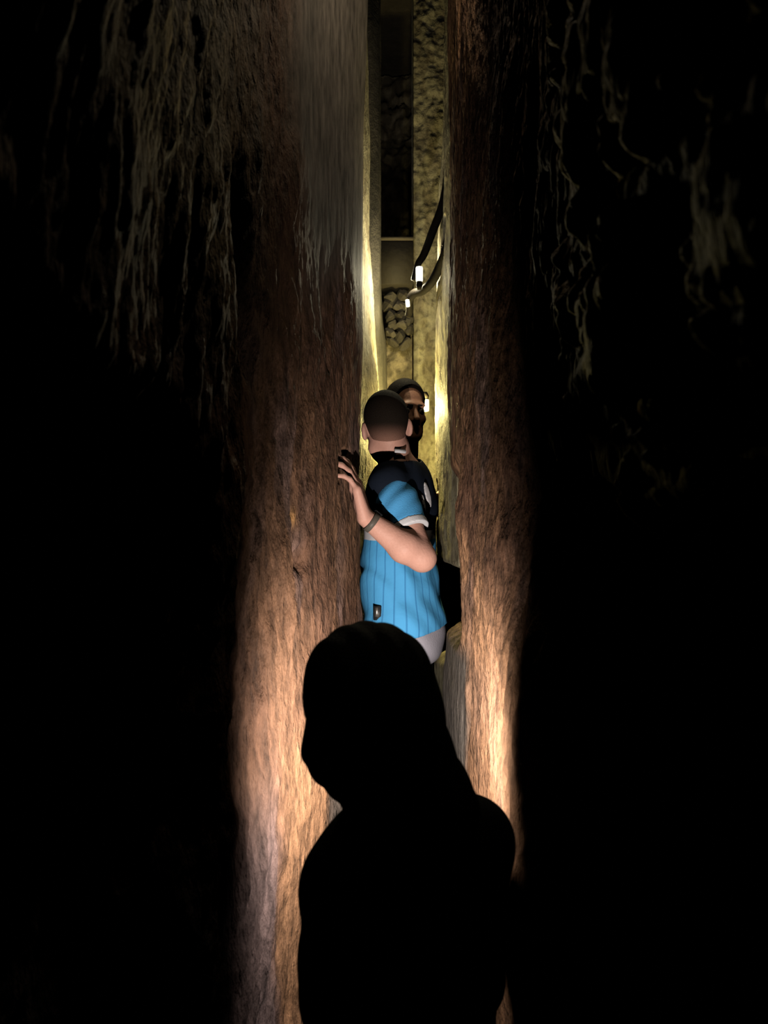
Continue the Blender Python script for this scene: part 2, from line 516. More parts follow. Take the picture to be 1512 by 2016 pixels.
# ------------------------------------------------------------------ implicit bodies
class Field:
    def __init__(s, lo, hi, h):
        s.lo = np.asarray(lo, float); s.h = h
        s.n = np.ceil((np.asarray(hi, float) - s.lo) / h).astype(int) + 1
        s.D = np.full(tuple(s.n), 0.5, dtype=np.float32)

    def copy(s):
        f = Field.__new__(Field); f.lo = s.lo; f.h = s.h; f.n = s.n; f.D = s.D.copy(); return f

    def box(s, lo, hi):
        a = np.clip(np.floor((np.asarray(lo) - s.lo) / s.h).astype(int), 0, s.n)
        b = np.clip(np.ceil((np.asarray(hi) - s.lo) / s.h).astype(int) + 1, 0, s.n)
        if np.any(b <= a): return None, None
        sl = tuple(slice(int(i), int(j)) for i, j in zip(a, b))
        ax = [(s.lo[k] + s.h * np.arange(a[k], b[k])).astype(np.float32) for k in range(3)]
        return sl, (ax[0][:, None, None], ax[1][None, :, None], ax[2][None, None, :])

    def _merge(s, sl, d, k, op):
        a = s.D[sl]
        if op == 'add':
            if k <= 0: s.D[sl] = np.minimum(a, d); return
            h = np.clip(0.5 + 0.5 * (a - d) / k, 0, 1)
            s.D[sl] = a * (1 - h) + d * h - k * h * (1 - h)
        elif op == 'sub':
            if k <= 0: s.D[sl] = np.maximum(a, -d); return
            h = np.clip(0.5 - 0.5 * (a + d) / k, 0, 1)
            s.D[sl] = a * (1 - h) - d * h + k * h * (1 - h)

    def cone(s, a, b, ra, rb, k=0.02, op='add'):
        a = np.asarray(a, float); b = np.asarray(b, float)
        m = max(ra, rb) + k + 0.02
        sl, g = s.box(np.minimum(a, b) - m, np.maximum(a, b) + m)
        if sl is None: return
        ab = b - a; L = float(ab @ ab) + 1e-12
        t = ((g[0] - a[0]) * ab[0] + (g[1] - a[1]) * ab[1] + (g[2] - a[2]) * ab[2]) / L
        t = np.clip(t, 0, 1)
        d = np.sqrt((g[0] - a[0] - t * ab[0]) ** 2 + (g[1] - a[1] - t * ab[1]) ** 2 + (g[2] - a[2] - t * ab[2]) ** 2)
        s._merge(sl, d - (ra + (rb - ra) * t), k, op)

    def chain(s, pts, rads, k=0.02):
        for i in range(len(pts) - 1):
            s.cone(pts[i], pts[i + 1], rads[i], rads[i + 1], k)

    def ell(s, c, r, R=None, k=0.02, op='add'):
        c = np.asarray(c, float); r = np.asarray(r, float)
        R = np.eye(3) if R is None else np.asarray(R)
        ext = np.sqrt((R ** 2) @ (r ** 2)) + k + 0.02
        sl, g = s.box(c - ext, c + ext)
        if sl is None: return
        q = [g[i] - c[i] for i in range(3)]
        loc = [R[0, j] * q[0] + R[1, j] * q[1] + R[2, j] * q[2] for j in range(3)]
        k0 = np.sqrt(sum((loc[j] / r[j]) ** 2 for j in range(3))) + 1e-6
        k1 = np.sqrt(sum((loc[j] / r[j] ** 2) ** 2 for j in range(3))) + 1e-6
        s._merge(sl, k0 * (k0 - 1) / k1, k, op)

    def clip(s, p, n, k=0.0):
        """keep the side of the plane that n points away from"""
        n = np.asarray(n, float) / np.linalg.norm(n); p = np.asarray(p, float)
        ax = [(s.lo[i] + s.h * np.arange(s.n[i])).astype(np.float32) for i in range(3)]
        d = (ax[0][:, None, None] - p[0]) * n[0] + (ax[1][None, :, None] - p[1]) * n[1] + (ax[2][None, None, :] - p[2]) * n[2]
        s.D = np.maximum(s.D, d)

    def grid(s):
        ax = [(s.lo[i] + s.h * np.arange(s.n[i])).astype(np.float32) for i in range(3)]
        return ax[0][:, None, None], ax[1][None, :, None], ax[2][None, None, :]

    def mesh(s):
        S = s.D < 0
        ii = np.argwhere(S)
        if len(ii) == 0: raise RuntimeError('empty field')
        a = np.maximum(ii.min(0) - 2, 0); b = np.minimum(ii.max(0) + 3, s.n)
        D = s.D[a[0]:b[0], a[1]:b[1], a[2]:b[2]]
        # keep a shell of air round the edge so that the surface closes
        D = np.pad(D, 1, constant_values=0.5)
        org = s.lo + (a - 1) * s.h
        S = D < 0
        nx, ny, nz = S.shape
        cnt = np.zeros((nx - 1, ny - 1, nz - 1), dtype=np.int8)
        offs = [(i, j, k) for i in (0, 1) for j in (0, 1) for k in (0, 1)]
        for (i, j, k) in offs:
            cnt += S[i:nx - 1 + i, j:ny - 1 + j, k:nz - 1 + k]
        act = (cnt > 0) & (cnt < 8)
        idx = np.argwhere(act)
        ids = np.full(act.shape, -1, dtype=np.int64)
        ids[act] = np.arange(len(idx))
        vals = {o: D[idx[:, 0] + o[0], idx[:, 1] + o[1], idx[:, 2] + o[2]] for o in offs}
        pos = np.zeros((len(idx), 3)); num = np.zeros(len(idx))
        for o in offs:
            for ax in range(3):
                if o[ax] == 0:
                    p = list(o); p[ax] = 1; p = tuple(p)
                    va, vb = vals[o], vals[p]
                    m = (va < 0) != (vb < 0)
                    t = np.where(m, va / np.where(m, va - vb, 1), 0)
                    e = np.array(o, float)[None].repeat(len(idx), 0)
                    e[:, ax] += t
                    pos += e * m[:, None]; num += m
        verts = org + (idx + pos / num[:, None]) * s.h
        faces = []
        for ax in range(3):
            u, v = (ax + 1) % 3, (ax + 2) % 3
            sl0 = [slice(None)] * 3; sl1 = [slice(None)] * 3
            sl0[ax] = slice(0, -1); sl1[ax] = slice(1, None)
            A = S[tuple(sl0)]; B = S[tuple(sl1)]
            e = np.argwhere(A != B)
            e = e[(e[:, u] > 0) & (e[:, v] > 0) & (e[:, u] < S.shape[u] - 1) & (e[:, v] < S.shape[v] - 1)]
            ins = A[e[:, 0], e[:, 1], e[:, 2]]
            def cell(du, dv):
                c = e.copy(); c[:, u] += du; c[:, v] += dv
                return ids[c[:, 0], c[:, 1], c[:, 2]]
            q = np.stack([cell(-1, -1), cell(0, -1), cell(0, 0), cell(-1, 0)], -1)
            q[~ins] = q[~ins][:, ::-1]
            faces.append(q)
        F = np.concatenate(faces)
        F = F[(F >= 0).all(1)]
        return verts, F


def Rz(a):
    c, s = math.cos(a), math.sin(a)
    return np.array([[c, -s, 0], [s, c, 0], [0, 0, 1.0]])


def Rx(a):
    c, s = math.cos(a), math.sin(a)
    return np.array([[1.0, 0, 0], [0, c, -s], [0, s, c]])


def Ry(a):
    c, s = math.cos(a), math.sin(a)
    return np.array([[c, 0, s], [0, 1.0, 0], [-s, 0, c]])


def add_head(F, c, R, sc=1.0):
    L = lambda x, y, z: c + R @ (np.array([x, y, z]) * sc)
    F.ell(L(0, -.015, .030), np.array([.074, .093, .088]) * sc, R, 0.02)
    F.ell(L(0, .028, -.035), np.array([.060, .064, .085]) * sc, R, 0.03)
    F.ell(L(0, .056, -.096), np.array([.030, .028, .024]) * sc, R, 0.035)
    F.cone(L(-.045, .0, -.075), L(-.022, .055, -.095), .022 * sc, .02 * sc, 0.03)
    F.cone(L(.045, .0, -.075), L(.022, .055, -.095), .022 * sc, .02 * sc, 0.03)
    F.cone(L(-.036, .080, .020), L(.036, .080, .020), .011 * sc, .011 * sc, 0.018)
    for s in (-1, 1):
        F.ell(L(s * .031, .100, -.002), np.array([.018, .014, .012]) * sc, R, 0.012, 'sub')
        F.ell(L(s * .038, .066, -.032), np.array([.02, .02, .018]) * sc, R, 0.02)
        F.ell(L(s * .079, -.008, -.012), np.array([.011, .021, .031]) * sc, R @ Rz(s * 0.35), 0.008)
        F.ell(L(s * .088, -.002, -.008), np.array([.007, .011, .018]) * sc, R, 0.006, 'sub')
    F.cone(L(0, .088, .006), L(0, .112, -.034), .008 * sc, .012 * sc, 0.010)
    F.cone(L(-.012, .095, -.038), L(.012, .095, -.038), .009 * sc, .009 * sc, 0.008)
    F.cone(L(-.018, .086, -.063), L(.018, .086, -.063), .0075 * sc, .0075 * sc, 0.008)
    F.cone(L(-.016, .085, -.073), L(.016, .085, -.073), .0075 * sc, .0075 * sc, 0.006)
    return L


def uv_sphere(c, r, n=12, m=8):
    v = [c + np.array([0, 0, r])]
    for i in range(1, m):
        for j in range(n):
            a, b = math.pi * i / m, 2 * math.pi * j / n
            v.append(c + r * np.array([math.sin(a) * math.cos(b), math.sin(a) * math.sin(b), math.cos(a)]))
    v.append(c - np.array([0, 0, r]))
    f = [(0, 1 + j, 1 + (j + 1) % n) for j in range(n)]
    for i in range(m - 2):
        for j in range(n):
            a = 1 + i * n + j; b = 1 + i * n + (j + 1) % n
            f.append((a, a + n, b + n, b))
    k = len(v) - 1; a = 1 + (m - 2) * n
    f += [(k, a + (j + 1) % n, a + j) for j in range(n)]
    return v, f


def add_hand(F, wrist, fwd, nrm, side, curl=(0.5, 0.5, 0.5, 0.5), spread=0.06, thumb=(0.7, 0.25), sc=1.0):
    """fwd: towards the fingers, nrm: out of the palm, side: +1 right hand, -1 left hand"""
    fwd = np.asarray(fwd, float); fwd /= np.linalg.norm(fwd)
    nrm = np.asarray(nrm, float); nrm -= fwd * (nrm @ fwd); nrm /= np.linalg.norm(nrm)
    # direction from the little finger to the thumb
    lat = np.cross(nrm, fwd) * (1 if side < 0 else -1)
    B = np.stack([lat, fwd, nrm], 1)
    L = lambda a, b, c: np.asarray(wrist) + B @ (np.array([a, b, c]) * sc)
    kn = [(.030, .092), (.010, .097), (-.011, .093), (-.030, .084)]
    ln = [(.040, .024, .020), (.044, .028, .021), (.041, .026, .020), (.032, .019, .018)]
    rd = [.0088, .0092, .0087, .0076]
    for (a, b) in kn:
        F.cone(L(a * 0.55, .005, 0), L(a, b, 0), .017 * sc, .0125 * sc, 0.012)
    F.ell(L(.018, .035, .010), np.array([.018, .030, .014]) * sc, B, 0.012)
    tips = []
    for i in range(4):
        a, b = kn[i]
        ang = 0.0
        p = L(a, b, 0)
        r = rd[i] * sc
        for j in range(3):
            ang += curl[i] * (0.55 if j == 0 else 0.75)
            dv = np.array([(1.5 - i) * spread, math.cos(ang), math.sin(ang)])
            q = p + B @ (dv * ln[i][j] * sc)
            F.cone(p, q, r, r * 0.93, 0.004)
            p = q; r *= 0.93
        tips.append(p)
    ta, tc = thumb
    p0 = L(.024, .018, .008); p1 = L(.024 + .040 * math.sin(ta), .018 + .040 * math.cos(ta), .008 + .03 * tc)
    p2 = p1 + B @ (np.array([math.sin(ta * .8), math.cos(ta * .8), tc]) * .030 * sc)
    p3 = p2 + B @ (np.array([math.sin(ta * .5), math.cos(ta * .5), tc * 1.3]) * .025 * sc)
    F.chain([p0, p1, p2, p3], [.015 * sc, .012 * sc, .0105 * sc, .009 * sc], 0.008)
    return tips, L, B


def ring_band(c, ax, r_in, r_out, half, up=None, n=28, sx=1.0):
    """a closed band round the axis ax"""
    ax = np.asarray(ax, float) / np.linalg.norm(ax)
    u = np.cross(ax, [0, 0, 1.0] if up is None else up); u /= np.linalg.norm(u); v = np.cross(ax, u)
    V, Fc = [], []
    for i in range(n):
        a = 2 * math.pi * i / n
        rad = u * math.cos(a) * sx + v * math.sin(a)
        for (r, h) in ((r_in, -half), (r_out, -half * .8), (r_out, half * .8), (r_in, half)):
            V.append(np.asarray(c) + rad * r + ax * h)
    for i in range(n):
        j = (i + 1) % n
        for k in range(4):
            l = (k + 1) % 4
            Fc.append((4 * i + k, 4 * i + l, 4 * j + l, 4 * j + k))
    return V, Fc


def box_mesh(c, R, half, bev=0.15):
    """rounded-edge slab"""
    h = np.asarray(half, float); b = min(h) * bev
    V, Fc = [], []
    for z, ins in ((-h[2], b), (-h[2] + b, 0), (h[2] - b, 0), (h[2], b)):
        for (sx, sy) in ((-1, -1), (1, -1), (1, 1), (-1, 1)):
            V.append(np.asarray(c) + R @ np.array([sx * (h[0] - ins), sy * (h[1] - ins), z]))
    for k in range(3):
        for i in range(4):
            j = (i + 1) % 4
            Fc.append((4 * k + i, 4 * k + j, 4 * k + 4 + j, 4 * k + 4 + i))
    Fc.append((3, 2, 1, 0)); Fc.append((12, 13, 14, 15))
    return V, Fc


M_skin = plain('skin', (0.62, 0.33, 0.26), 0.55, 0.25, 120, 0.10)
M_skin3 = plain('skin_tanned', (0.42, 0.21, 0.13), 0.55, 0.25, 120, 0.10)
M_hair = plain('dark_hair', (0.008, 0.006, 0.005), 0.8, 0.7, 240, 0.4, spec=0.08)
M_hair_short = plain('cropped_hair', (0.016, 0.011, 0.008), 0.85, 0.9, 420, 0.5, spec=0.1)
M_black = plain('black_cloth', (0.008, 0.008, 0.009), 0.9, 0.4, 150, 0.2, spec=0.1)
M_navycloth = plain('navy_cloth', (0.012, 0.016, 0.024), 0.85, 0.4, 150, 0.2, spec=0.15)
M_blue = plain('sky_blue_cloth', (0.085, 0.36, 0.72), 0.8, 0.35, 260, 0.12, spec=0.15)
M_white = plain('white_cloth', (0.68, 0.66, 0.70), 0.8, 0.3, 260, 0.08, spec=0.15)
M_greycloth = plain('grey_cloth', (0.36, 0.34, 0.40), 0.85, 0.4, 200, 0.12, spec=0.15)
M_blackmetal = plain('black_metal', (0.02, 0.02, 0.022), 0.4, 0.1, 100, 0.1, spec=0.5)
M_steel = plain('steel', (0.45, 0.42, 0.40), 0.35, 0.1, 100, 0.1, spec=0.5, metal=0.9)
M_rubber = plain('black_rubber', (0.006, 0.0045, 0.003), 0.8, 0.3, 120, 0.2, spec=0.1)
M_shoe = plain('dark_shoe', (0.02, 0.018, 0.017), 0.7, 0.3, 90, 0.2)
M_eye = plain('eye', (0.25, 0.22, 0.19), 0.2, 0, 50, 0.05, spec=0.5)
M_iris = plain('iris', (0.03, 0.018, 0.01), 0.2, 0, 50, 0.05, spec=0.5)


def jersey_mat(z_top, z_bot, zc, ctr):
    """navy upper half, white band, sky blue lower half with fine upright pinstripes (object coordinates)"""
    m, nt, b = new_mat('jersey_cloth')
    b.inputs['Roughness'].default_value = 0.8
    b.inputs['Specular IOR Level'].default_value = 0.15
    N = nt.nodes; Lk = nt.links
    tc = N.new('ShaderNodeTexCoord')
    sp = N.new('ShaderNodeSeparateXYZ'); Lk.new(tc.outputs['Object'], sp.inputs[0])
    def math_(op, a, bval=None, c=None):
        n = N.new('ShaderNodeMath'); n.operation = op
        for i, v in enumerate((a, bval, c)):
            if v is None: continue
            if isinstance(v, (int, float)): n.inputs[i].default_value = v
            else: Lk.new(v, n.inputs[i])
        return n.outputs[0]
    x = math_('SUBTRACT', sp.outputs['X'], ctr[0]); y = math_('SUBTRACT', sp.outputs['Y'], ctr[1])
    ang = math_('ARCTAN2', y, x)
    fr = math_('FRACT', math_('MULTIPLY', ang, 30 / (2 * math.pi)))
    st = math_('LESS_THAN', fr, 0.14)
    nz = N.new('ShaderNodeTexNoise'); nz.inputs['Scale'].default_value = 12
    Lk.new(tc.outputs['Object'], nz.inputs['Vector'])
    zz = math_('ADD', sp.outputs['Z'], math_('MULTIPLY', math_('SUBTRACT', nz.outputs['Fac'], 0.5), 0.012))
    upper = math_('GREATER_THAN', zz, z_bot)
    navy = math_('GREATER_THAN', zz, z_top)
    def mix(f, c1, c2):
        n = N.new('ShaderNodeMix'); n.data_type = 'RGBA'
        Lk.new(f, n.inputs[0])
        for i, c in ((6, c1), (7, c2)):
            if isinstance(c, tuple): n.inputs[i].default_value = c + (1,)
            else: Lk.new(c, n.inputs[i])
        return n.outputs[2]
    col = mix(st, (0.085, 0.38, 0.74), (0.05, 0.24, 0.52))
    col = mix(upper, col, (0.68, 0.66, 0.70))
    col = mix(navy, col, (0.010, 0.015, 0.028))
    Lk.new(col, b.inputs['Base Color'])
    n2 = N.new('ShaderNodeTexNoise'); n2.inputs['Scale'].default_value = 30
    n2.inputs['Detail'].default_value = 5
    Lk.new(tc.outputs['Object'], n2.inputs['Vector'])
    bp = N.new('ShaderNodeBump'); bp.inputs['Strength'].default_value = 0.35
    bp.inputs['Distance'].default_value = 0.006
    Lk.new(n2.outputs['Fac'], bp.inputs['Height'])
    Lk.new(bp.outputs['Normal'], b.inputs['Normal'])
    return m


def fade_mat(z_low, z_high):
    """cropped hair that thins out to skin towards the nape (a fade cut)"""
    m = plain('faded_hair', (0.016, 0.011, 0.008), 0.85, 0.9, 420, 0.5, spec=0.1)
    nt = m.node_tree
    b = nt.nodes['Principled BSDF']
    src = b.inputs['Base Color'].links[0].from_socket
    tc = nt.nodes.new('ShaderNodeTexCoord')
    sp = nt.nodes.new('ShaderNodeSeparateXYZ')
    nt.links.new(tc.outputs['Object'], sp.inputs[0])
    mr = nt.nodes.new('ShaderNodeMapRange')
    mr.interpolation_type = 'SMOOTHSTEP'
    mr.inputs['From Min'].default_value = z_low
    mr.inputs['From Max'].default_value = z_high
    nt.links.new(sp.outputs['Z'], mr.inputs['Value'])
    mx = nt.nodes.new('ShaderNodeMix'); mx.data_type = 'RGBA'
    nt.links.new(mr.outputs['Result'], mx.inputs[0])
    mx.inputs[6].default_value = (0.30, 0.155, 0.115, 1)
    nt.links.new(src, mx.inputs[7])
    nt.links.new(mx.outputs[2], b.inputs['Base Color'])
    return m


def eyes(L, R, root, base, gaze=(0, 1, 0)):
    for s in (-1, 1):
        c = L(s * .031, .080, -.002)
        v, f = uv_sphere(c, .0125)
        e = mesh_obj('eye', v, f, M_eye, root, base)
        v, f = uv_sphere(c + R @ np.array([0, .0085, 0]), .0055, 10, 6)
        mesh_obj('iris', v, f, M_iris, e, base)


def shoe(F, heel, toe_dir, z0):
    d = np.asarray(toe_dir, float); d[2] = 0; d /= np.linalg.norm(d)
    h = np.asarray(heel, float).copy(); h[2] = z0 + 0.045
    F.chain([h, h + d * 0.10 + [0, 0, -0.002], h + d * 0.20 + [0, 0, -0.012]], [.042, .042, .033], 0.02)
    F.clip([0, 0, z0], [0, 0, -1])


# ================================================================== the man in the blue jersey
def build_man_blue():
    base = np.array([0.06, 2.62, 0.36])
    root = empty('person', base)
    tag(root, 'man in sky blue and navy jersey squeezing along the crack, hand on left rock', 'person')
    yaw = math.radians(72)
    R = Rz(yaw)
    f = R @ np.array([0, 1.0, 0]); rt = R @ np.array([1.0, 0, 0])
    lo = np.array([-0.20, 2.25, 0.355]); hi = np.array([0.36, 3.02, 2.22])
    H = 0.0042
    chest = P(790, 1000, 2.72); belly = P(784, 1110, 2.71); pelv = P(797, 1222, 2.70)
    shc = P(797, 948, 2.72)
    shL = shc - rt * 0.128 + np.array([-0.018, 0, -0.018]); shR = shc + rt * 0.130 + np.array([-0.012, 0, -0.035])
    nk0 = shc + np.array([-0.012, 0.01, 0.0]); headc = P(760, 839, 2.70)
    Rh = Rz(math.radians(10)) @ Ry(math.radians(-6)) @ Rx(math.radians(4))
    elL = P(831, 1098, 2.47); wrL = P(721, 1020, 2.43)
    elR = shR + np.array([-0.04, 0.02, -0.28]); wrR = elR + np.array([-0.08, -0.03, -0.24])
    hipL = pelv - rt * 0.085 + np.array([0, 0, -0.03]); hipR = pelv + rt * 0.085 + np.array([0, 0, -0.03])
    knL = hipL + np.array([-0.105, -0.03, -0.40]); anL = np.array([-0.005, 2.56, 0.45])
    knR = hipR + np.array([-0.07, 0.0, -0.43]); anR = np.array([0.03, 2.75, 0.45])

    def torso(F, inf, top=True):
        F.ell(chest, np.array([.160, .112, .19]) + inf, R, 0.04)
        F.ell(belly, np.array([.148, .118, .17]) + inf, R, 0.05)
        F.ell(pelv, np.array([.155, .118, .125]) + inf, R, 0.05)
        if top:
            F.cone(shL, shR, .052 + inf, .052 + inf, 0.03)
            F.cone(nk0, shL, .036 + inf, .042 + inf, 0.025)
            F.cone(nk0, shR, .036 + inf, .042 + inf, 0.025)

    F = Field(lo, hi, H)
    torso(F, 0.0)
    F.cone(nk0, headc + np.array([0.012, -0.005, -0.05]), .060, .056, 0.03)
    F.chain([shL, (shL + elL) / 2, elL], [.058, .052, .043], 0.03)
    mid = elL * 0.68 + wrL * 0.32 + np.array([0, -0.004, -0.006])
    F.chain([elL, mid, wrL], [.043, .049, .0285], 0.02)
    knuckle = P(703, 945, 2.41)
    hd = knuckle - wrL
    tips, HL, HB = add_hand(F, wrL + np.array([-0.004, 0, 0.0]), hd, np.array([-1.0, 0.05, 0.0]), -1,
                            curl=(0.30, 0.38, 0.48, 0.62), spread=0.10, thumb=(0.55, 0.2), sc=1.18)
    F.chain([shR, (shR + elR) / 2, elR, wrR], [.056, .05, .042, .028], 0.03)
    add_hand(F, wrR, wrR - elR, [-0.3, -1, 0], 1)
    F.chain([hipL, knL, anL], [.085, .058, .040], 0.04)
    F.chain([hipR, knR, anR], [.085, .058, .040], 0.04)
    Lh = add_head(F, headc, Rh, 1.0)
    v, q = F.mesh()
    body = mesh_obj('body', v, q, M_skin, root, base)
    body['label'] = 'bare skin of arm, neck and hand'
    eyes(Lh, Rh, root, base)

    # cropped hair: thicker over the crown, faded at the nape
    Hf = Field(headc - 0.16, headc + 0.16, 0.003)
    Hf.ell(Lh(0, -.016, .033), [.0775, .097, .0925], Rh, 0.0)
    Hf.cone(Lh(0, -.030, -.02), Lh(0, -.028, -.09), .056, .050, 0.02)
    Hf.clip(Lh(0, .045, .045), Rh @ np.array([0, 0.80, -0.60]))
    Hf.clip(Lh(0, .012, 0), Rh @ np.array([0, 1.0, -0.35]))
    Hf.clip(Lh(0, -.07, -.052), Rh @ np.array([0, 0.25, -1.0]))
    v, q = Hf.mesh()
    zl = float(v[:, 2].min() - base[2])
    mesh_obj('hair', v, q, fade_mat(zl - 0.01, zl + 0.065), root, base)

    # jersey body
    zt = 1.75 - (1044 - 1008) / FPX * 2.66; zb = 1.75 - (1062 - 1008) / FPX * 2.66
    T = Field(lo, hi, H)
    torso(T, 0.013)
    T.ell(P(788, 1165, 2.70), [.165, .128, .13], R, 0.04)
    T.cone(shL, shL * 0.55 + elL * 0.45, .066, .060, 0.03)
    T.cone(shR, shR * 0.6 + elR * 0.4, .066, .060, 0.03)
    T.ell(pelv - f * 0.030 + np.array([0, -.012, -0.02]), [.160, .106, .12], R, 0.04)
    T.cone(hipL + np.array([0, 0, .03]), hipL * 0.7 + knL * 0.3, .106, .104, 0.04)
    gx, gy, gz = T.grid()
    # cloth folds gathered under the bent elbow and down the back
    fold = 0.0045 * np.sin(38 * (gz - 1.40) + 9 * np.sin(7 * gx + 5 * gy)) * np.exp(-((gz - 1.545) / 0.05) ** 2)
    fold = fold + 0.002 * np.sin(55 * gx + 40 * gy + 6 * np.sin(9 * gz))
    T.D = T.D + fold.astype(np.float32)
    T.clip(P(835, 1236, 2.70), [0.22, 0.0, -1.0])                 # hem
    T.ell(nk0 + np.array([-0.02, -0.01, 0.072]), [.088, .10, .066], None, 0.0, 'sub')   # neck opening
    jm = jersey_mat(zt - base[2], zb - base[2], 0, (belly - base)[:2])
    v, q = T.mesh()
    jer = mesh_obj('jersey', v, q, jm, root, base)
    jer['label'] = 'jersey, navy above a white band, sky blue with pinstripes below'
    # sleeve of the near arm
    S = Field(lo, hi, H)
    cuff = shL * 0.42 + elL * 0.58
    ad = (elL - shL) / np.linalg.norm(elL - shL)
    S.chain([shL + np.array([0.004, 0.0, 0.006]), (shL + cuff) / 2 + np.array([0, -.004, 0]), cuff + ad * 0.05], [.062, .067, .065], 0.03)
    gx, gy, gz = S.grid()
    t = (gx - shL[0]) * ad[0] + (gy - shL[1]) * ad[1] + (gz - shL[2]) * ad[2]
    S.D = S.D + (0.0030 * np.sin(85 * t + 50 * gx) * np.exp(-((t - 0.05) / 0.09) ** 2)).astype(np.float32)
    S2 = S.copy()
    S.clip(cuff, ad)
    S.clip(shL - ad * 0.035 + np.array([0.0, 0, 0.0]), -ad * 0.9 + np.array([-0.25, 0, 0.1]))
    v, q = S.mesh()
    slv = mesh_obj('sleeve', v, q, M_blue, root, base)
    slv['label'] = 'sky blue short sleeve'
    S2.D = S2.D - 0.0015
    S2.clip(cuff + ad * 0.022, ad); S2.clip(cuff - ad * 0.002, -ad)
    v, q = S2.mesh()
    o = mesh_obj('cuff', v, q, M_white, slv, base); o['label'] = 'white sleeve cuff'
    # white collar tab and white lettering on the back
    Cf = Field(shc - 0.2, shc + 0.2, 0.003)
    Cf.ell(nk0 + np.array([0.004, 0, 0.022]), [.080, .082, .022], None, 0.0)
    Cf.ell(nk0 + np.array([-0.01, 0, 0.045]), [.074, .076, .060], None, 0.0, 'sub')
    v, q = Cf.mesh()
    col = mesh_obj('collar', v, q, M_navycloth, jer, base)
    Tb = Field(lo, hi, H); torso(Tb, 0.0155)
    Tb.cone(shL, shL * 0.55 + elL * 0.45, .0675, .060, 0.03)
    for (px, py, rx, rz, til) in ((843, 974, .010, .046, -0.25), (834, 990, .005, .030, -0.2)):
        c = P(px, py, 2.60)
        Q = Field(c - 0.07, c + 0.07, 0.003)
        Q.ell(c, [rx, .09, rz], Ry(til), 0.0)
        sl, g = Tb.box(c - 0.07, c + 0.07)
        # thin print: the ellipse kept only in the skin of the jersey
        Qd = Field(c - 0.07, c + 0.07, H)
        Qd.D = np.full(tuple(Qd.n), 0.5, np.float32)
        Qd.ell(c, [rx, .09, rz], Ry(til), 0.0)
        sub = Tb.D[sl]
        # resample torso field at the print's grid
        ii = [np.clip(np.round((Qd.lo[k] + Qd.h * np.arange(Qd.n[k]) - Tb.lo[k]) / Tb.h).astype(int), 0, Tb.n[k] - 1) for k in range(3)]
        tt = Tb.D[np.ix_(*ii)]
        Qd.D = np.maximum(Qd.D, np.abs(tt) - 0.004)
        try:
            v, q = Qd.mesh()
            o = mesh_obj('back_print', v, q, M_white, jer, base); o['label'] = 'white print on the navy back'
        except RuntimeError:
            pass
    # collar's white tab at the nape
    v, fcs = box_mesh(P(788, 888, 2.638), Rz(0.3) @ Rx(-0.5) @ Ry(0.05), [.020, .004, .007], 0.5)
    o = mesh_obj('collar_tab', v, fcs, M_white, col, base); o['label'] = 'white tab on the collar'
    # hem label
    def front_of(Fd, px, py):
        for d in np.arange(2.35, 2.8, 0.001):
            k = np.round((P(px, py, d) - Fd.lo) / Fd.h).astype(int)
            if np.all(k >= 0) and np.all(k < Fd.n) and Fd.D[tuple(k)] < 0.001:
                return d
        return 2.55
    c = P(743, 1207, front_of(T, 743, 1207) - 0.007)
    v, fcs = box_mesh(c, Rz(-0.25), [.013, .003, .024], 0.3)
    tg = mesh_obj('hem_tag', v, fcs, M_blackmetal, jer, base); tg['label'] = 'dark hem tag with a silver strip'
    v, fcs = box_mesh(c + np.array([-0.003, -0.004, 0.004]), Rz(-0.25), [.006, .0015, .016], 0.3)
    mesh_obj('tag_strip', v, fcs, M_steel, jer, base)

    # grey shorts
    G = Field(lo, hi, H)
    G.ell(pelv, [.162, .124, .130], R, 0.05)
    G.ell(pelv - f * 0.035 + np.array([0, -.02, -0.06]), [.145, .100, .105], R, 0.05)
    G.cone(hipL, hipL * 0.35 + knL * 0.65, .093, .086, 0.04)
    G.cone(hipR, hipR * 0.35 + knR * 0.65, .093, .086, 0.04)
    G.clip(P(800, 1205, 2.70), [0, 0, 1]); G.clip(hipL * 0.42 + knL * 0.58, knL - hipL)
    gx, gy, gz = G.grid()
    G.D = G.D + (0.002 * np.sin(60 * gx + 45 * gz)).astype(np.float32)
    v, q = G.mesh()
    sh = mesh_obj('shorts', v, q, M_greycloth, root, base); sh['label'] = 'grey shorts'
    for an, kn in ((anL, knL), (anR, knR)):
        K = Field(an - 0.3, an + 0.3, 0.005)
        shoe(K, an + np.array([0.02, 0, 0]), f, 0.36)
        v, q = K.mesh()
        mesh_obj('shoe', v, q, M_shoe, root, base)
    # watch
    ax = (wrL - mid) / np.linalg.norm(wrL - mid)
    wc = wrL - ax * 0.022
    v, fcs = ring_band(wc, ax, .0305, .0345, .0105)
    wt = mesh_obj('watch', v, fcs, plain('watch_strap', (0.10, 0.085, 0.07), 0.5, 0.2, 200, 0.15), root, base)
    wt['label'] = 'dark wrist watch'
    up = np.array([0, 0.2, 1.0]); up -= ax * (up @ ax); up /= np.linalg.norm(up)
    u = np.cross(ax, up)
    Rw = np.stack([ax, u, up], 1)
    v, fcs = box_mesh(wc + up * 0.034, Rw, [.014, .014, .005], 0.4)
    mesh_obj('watch_case', v, fcs, M_blackmetal, wt, base)
    return tips


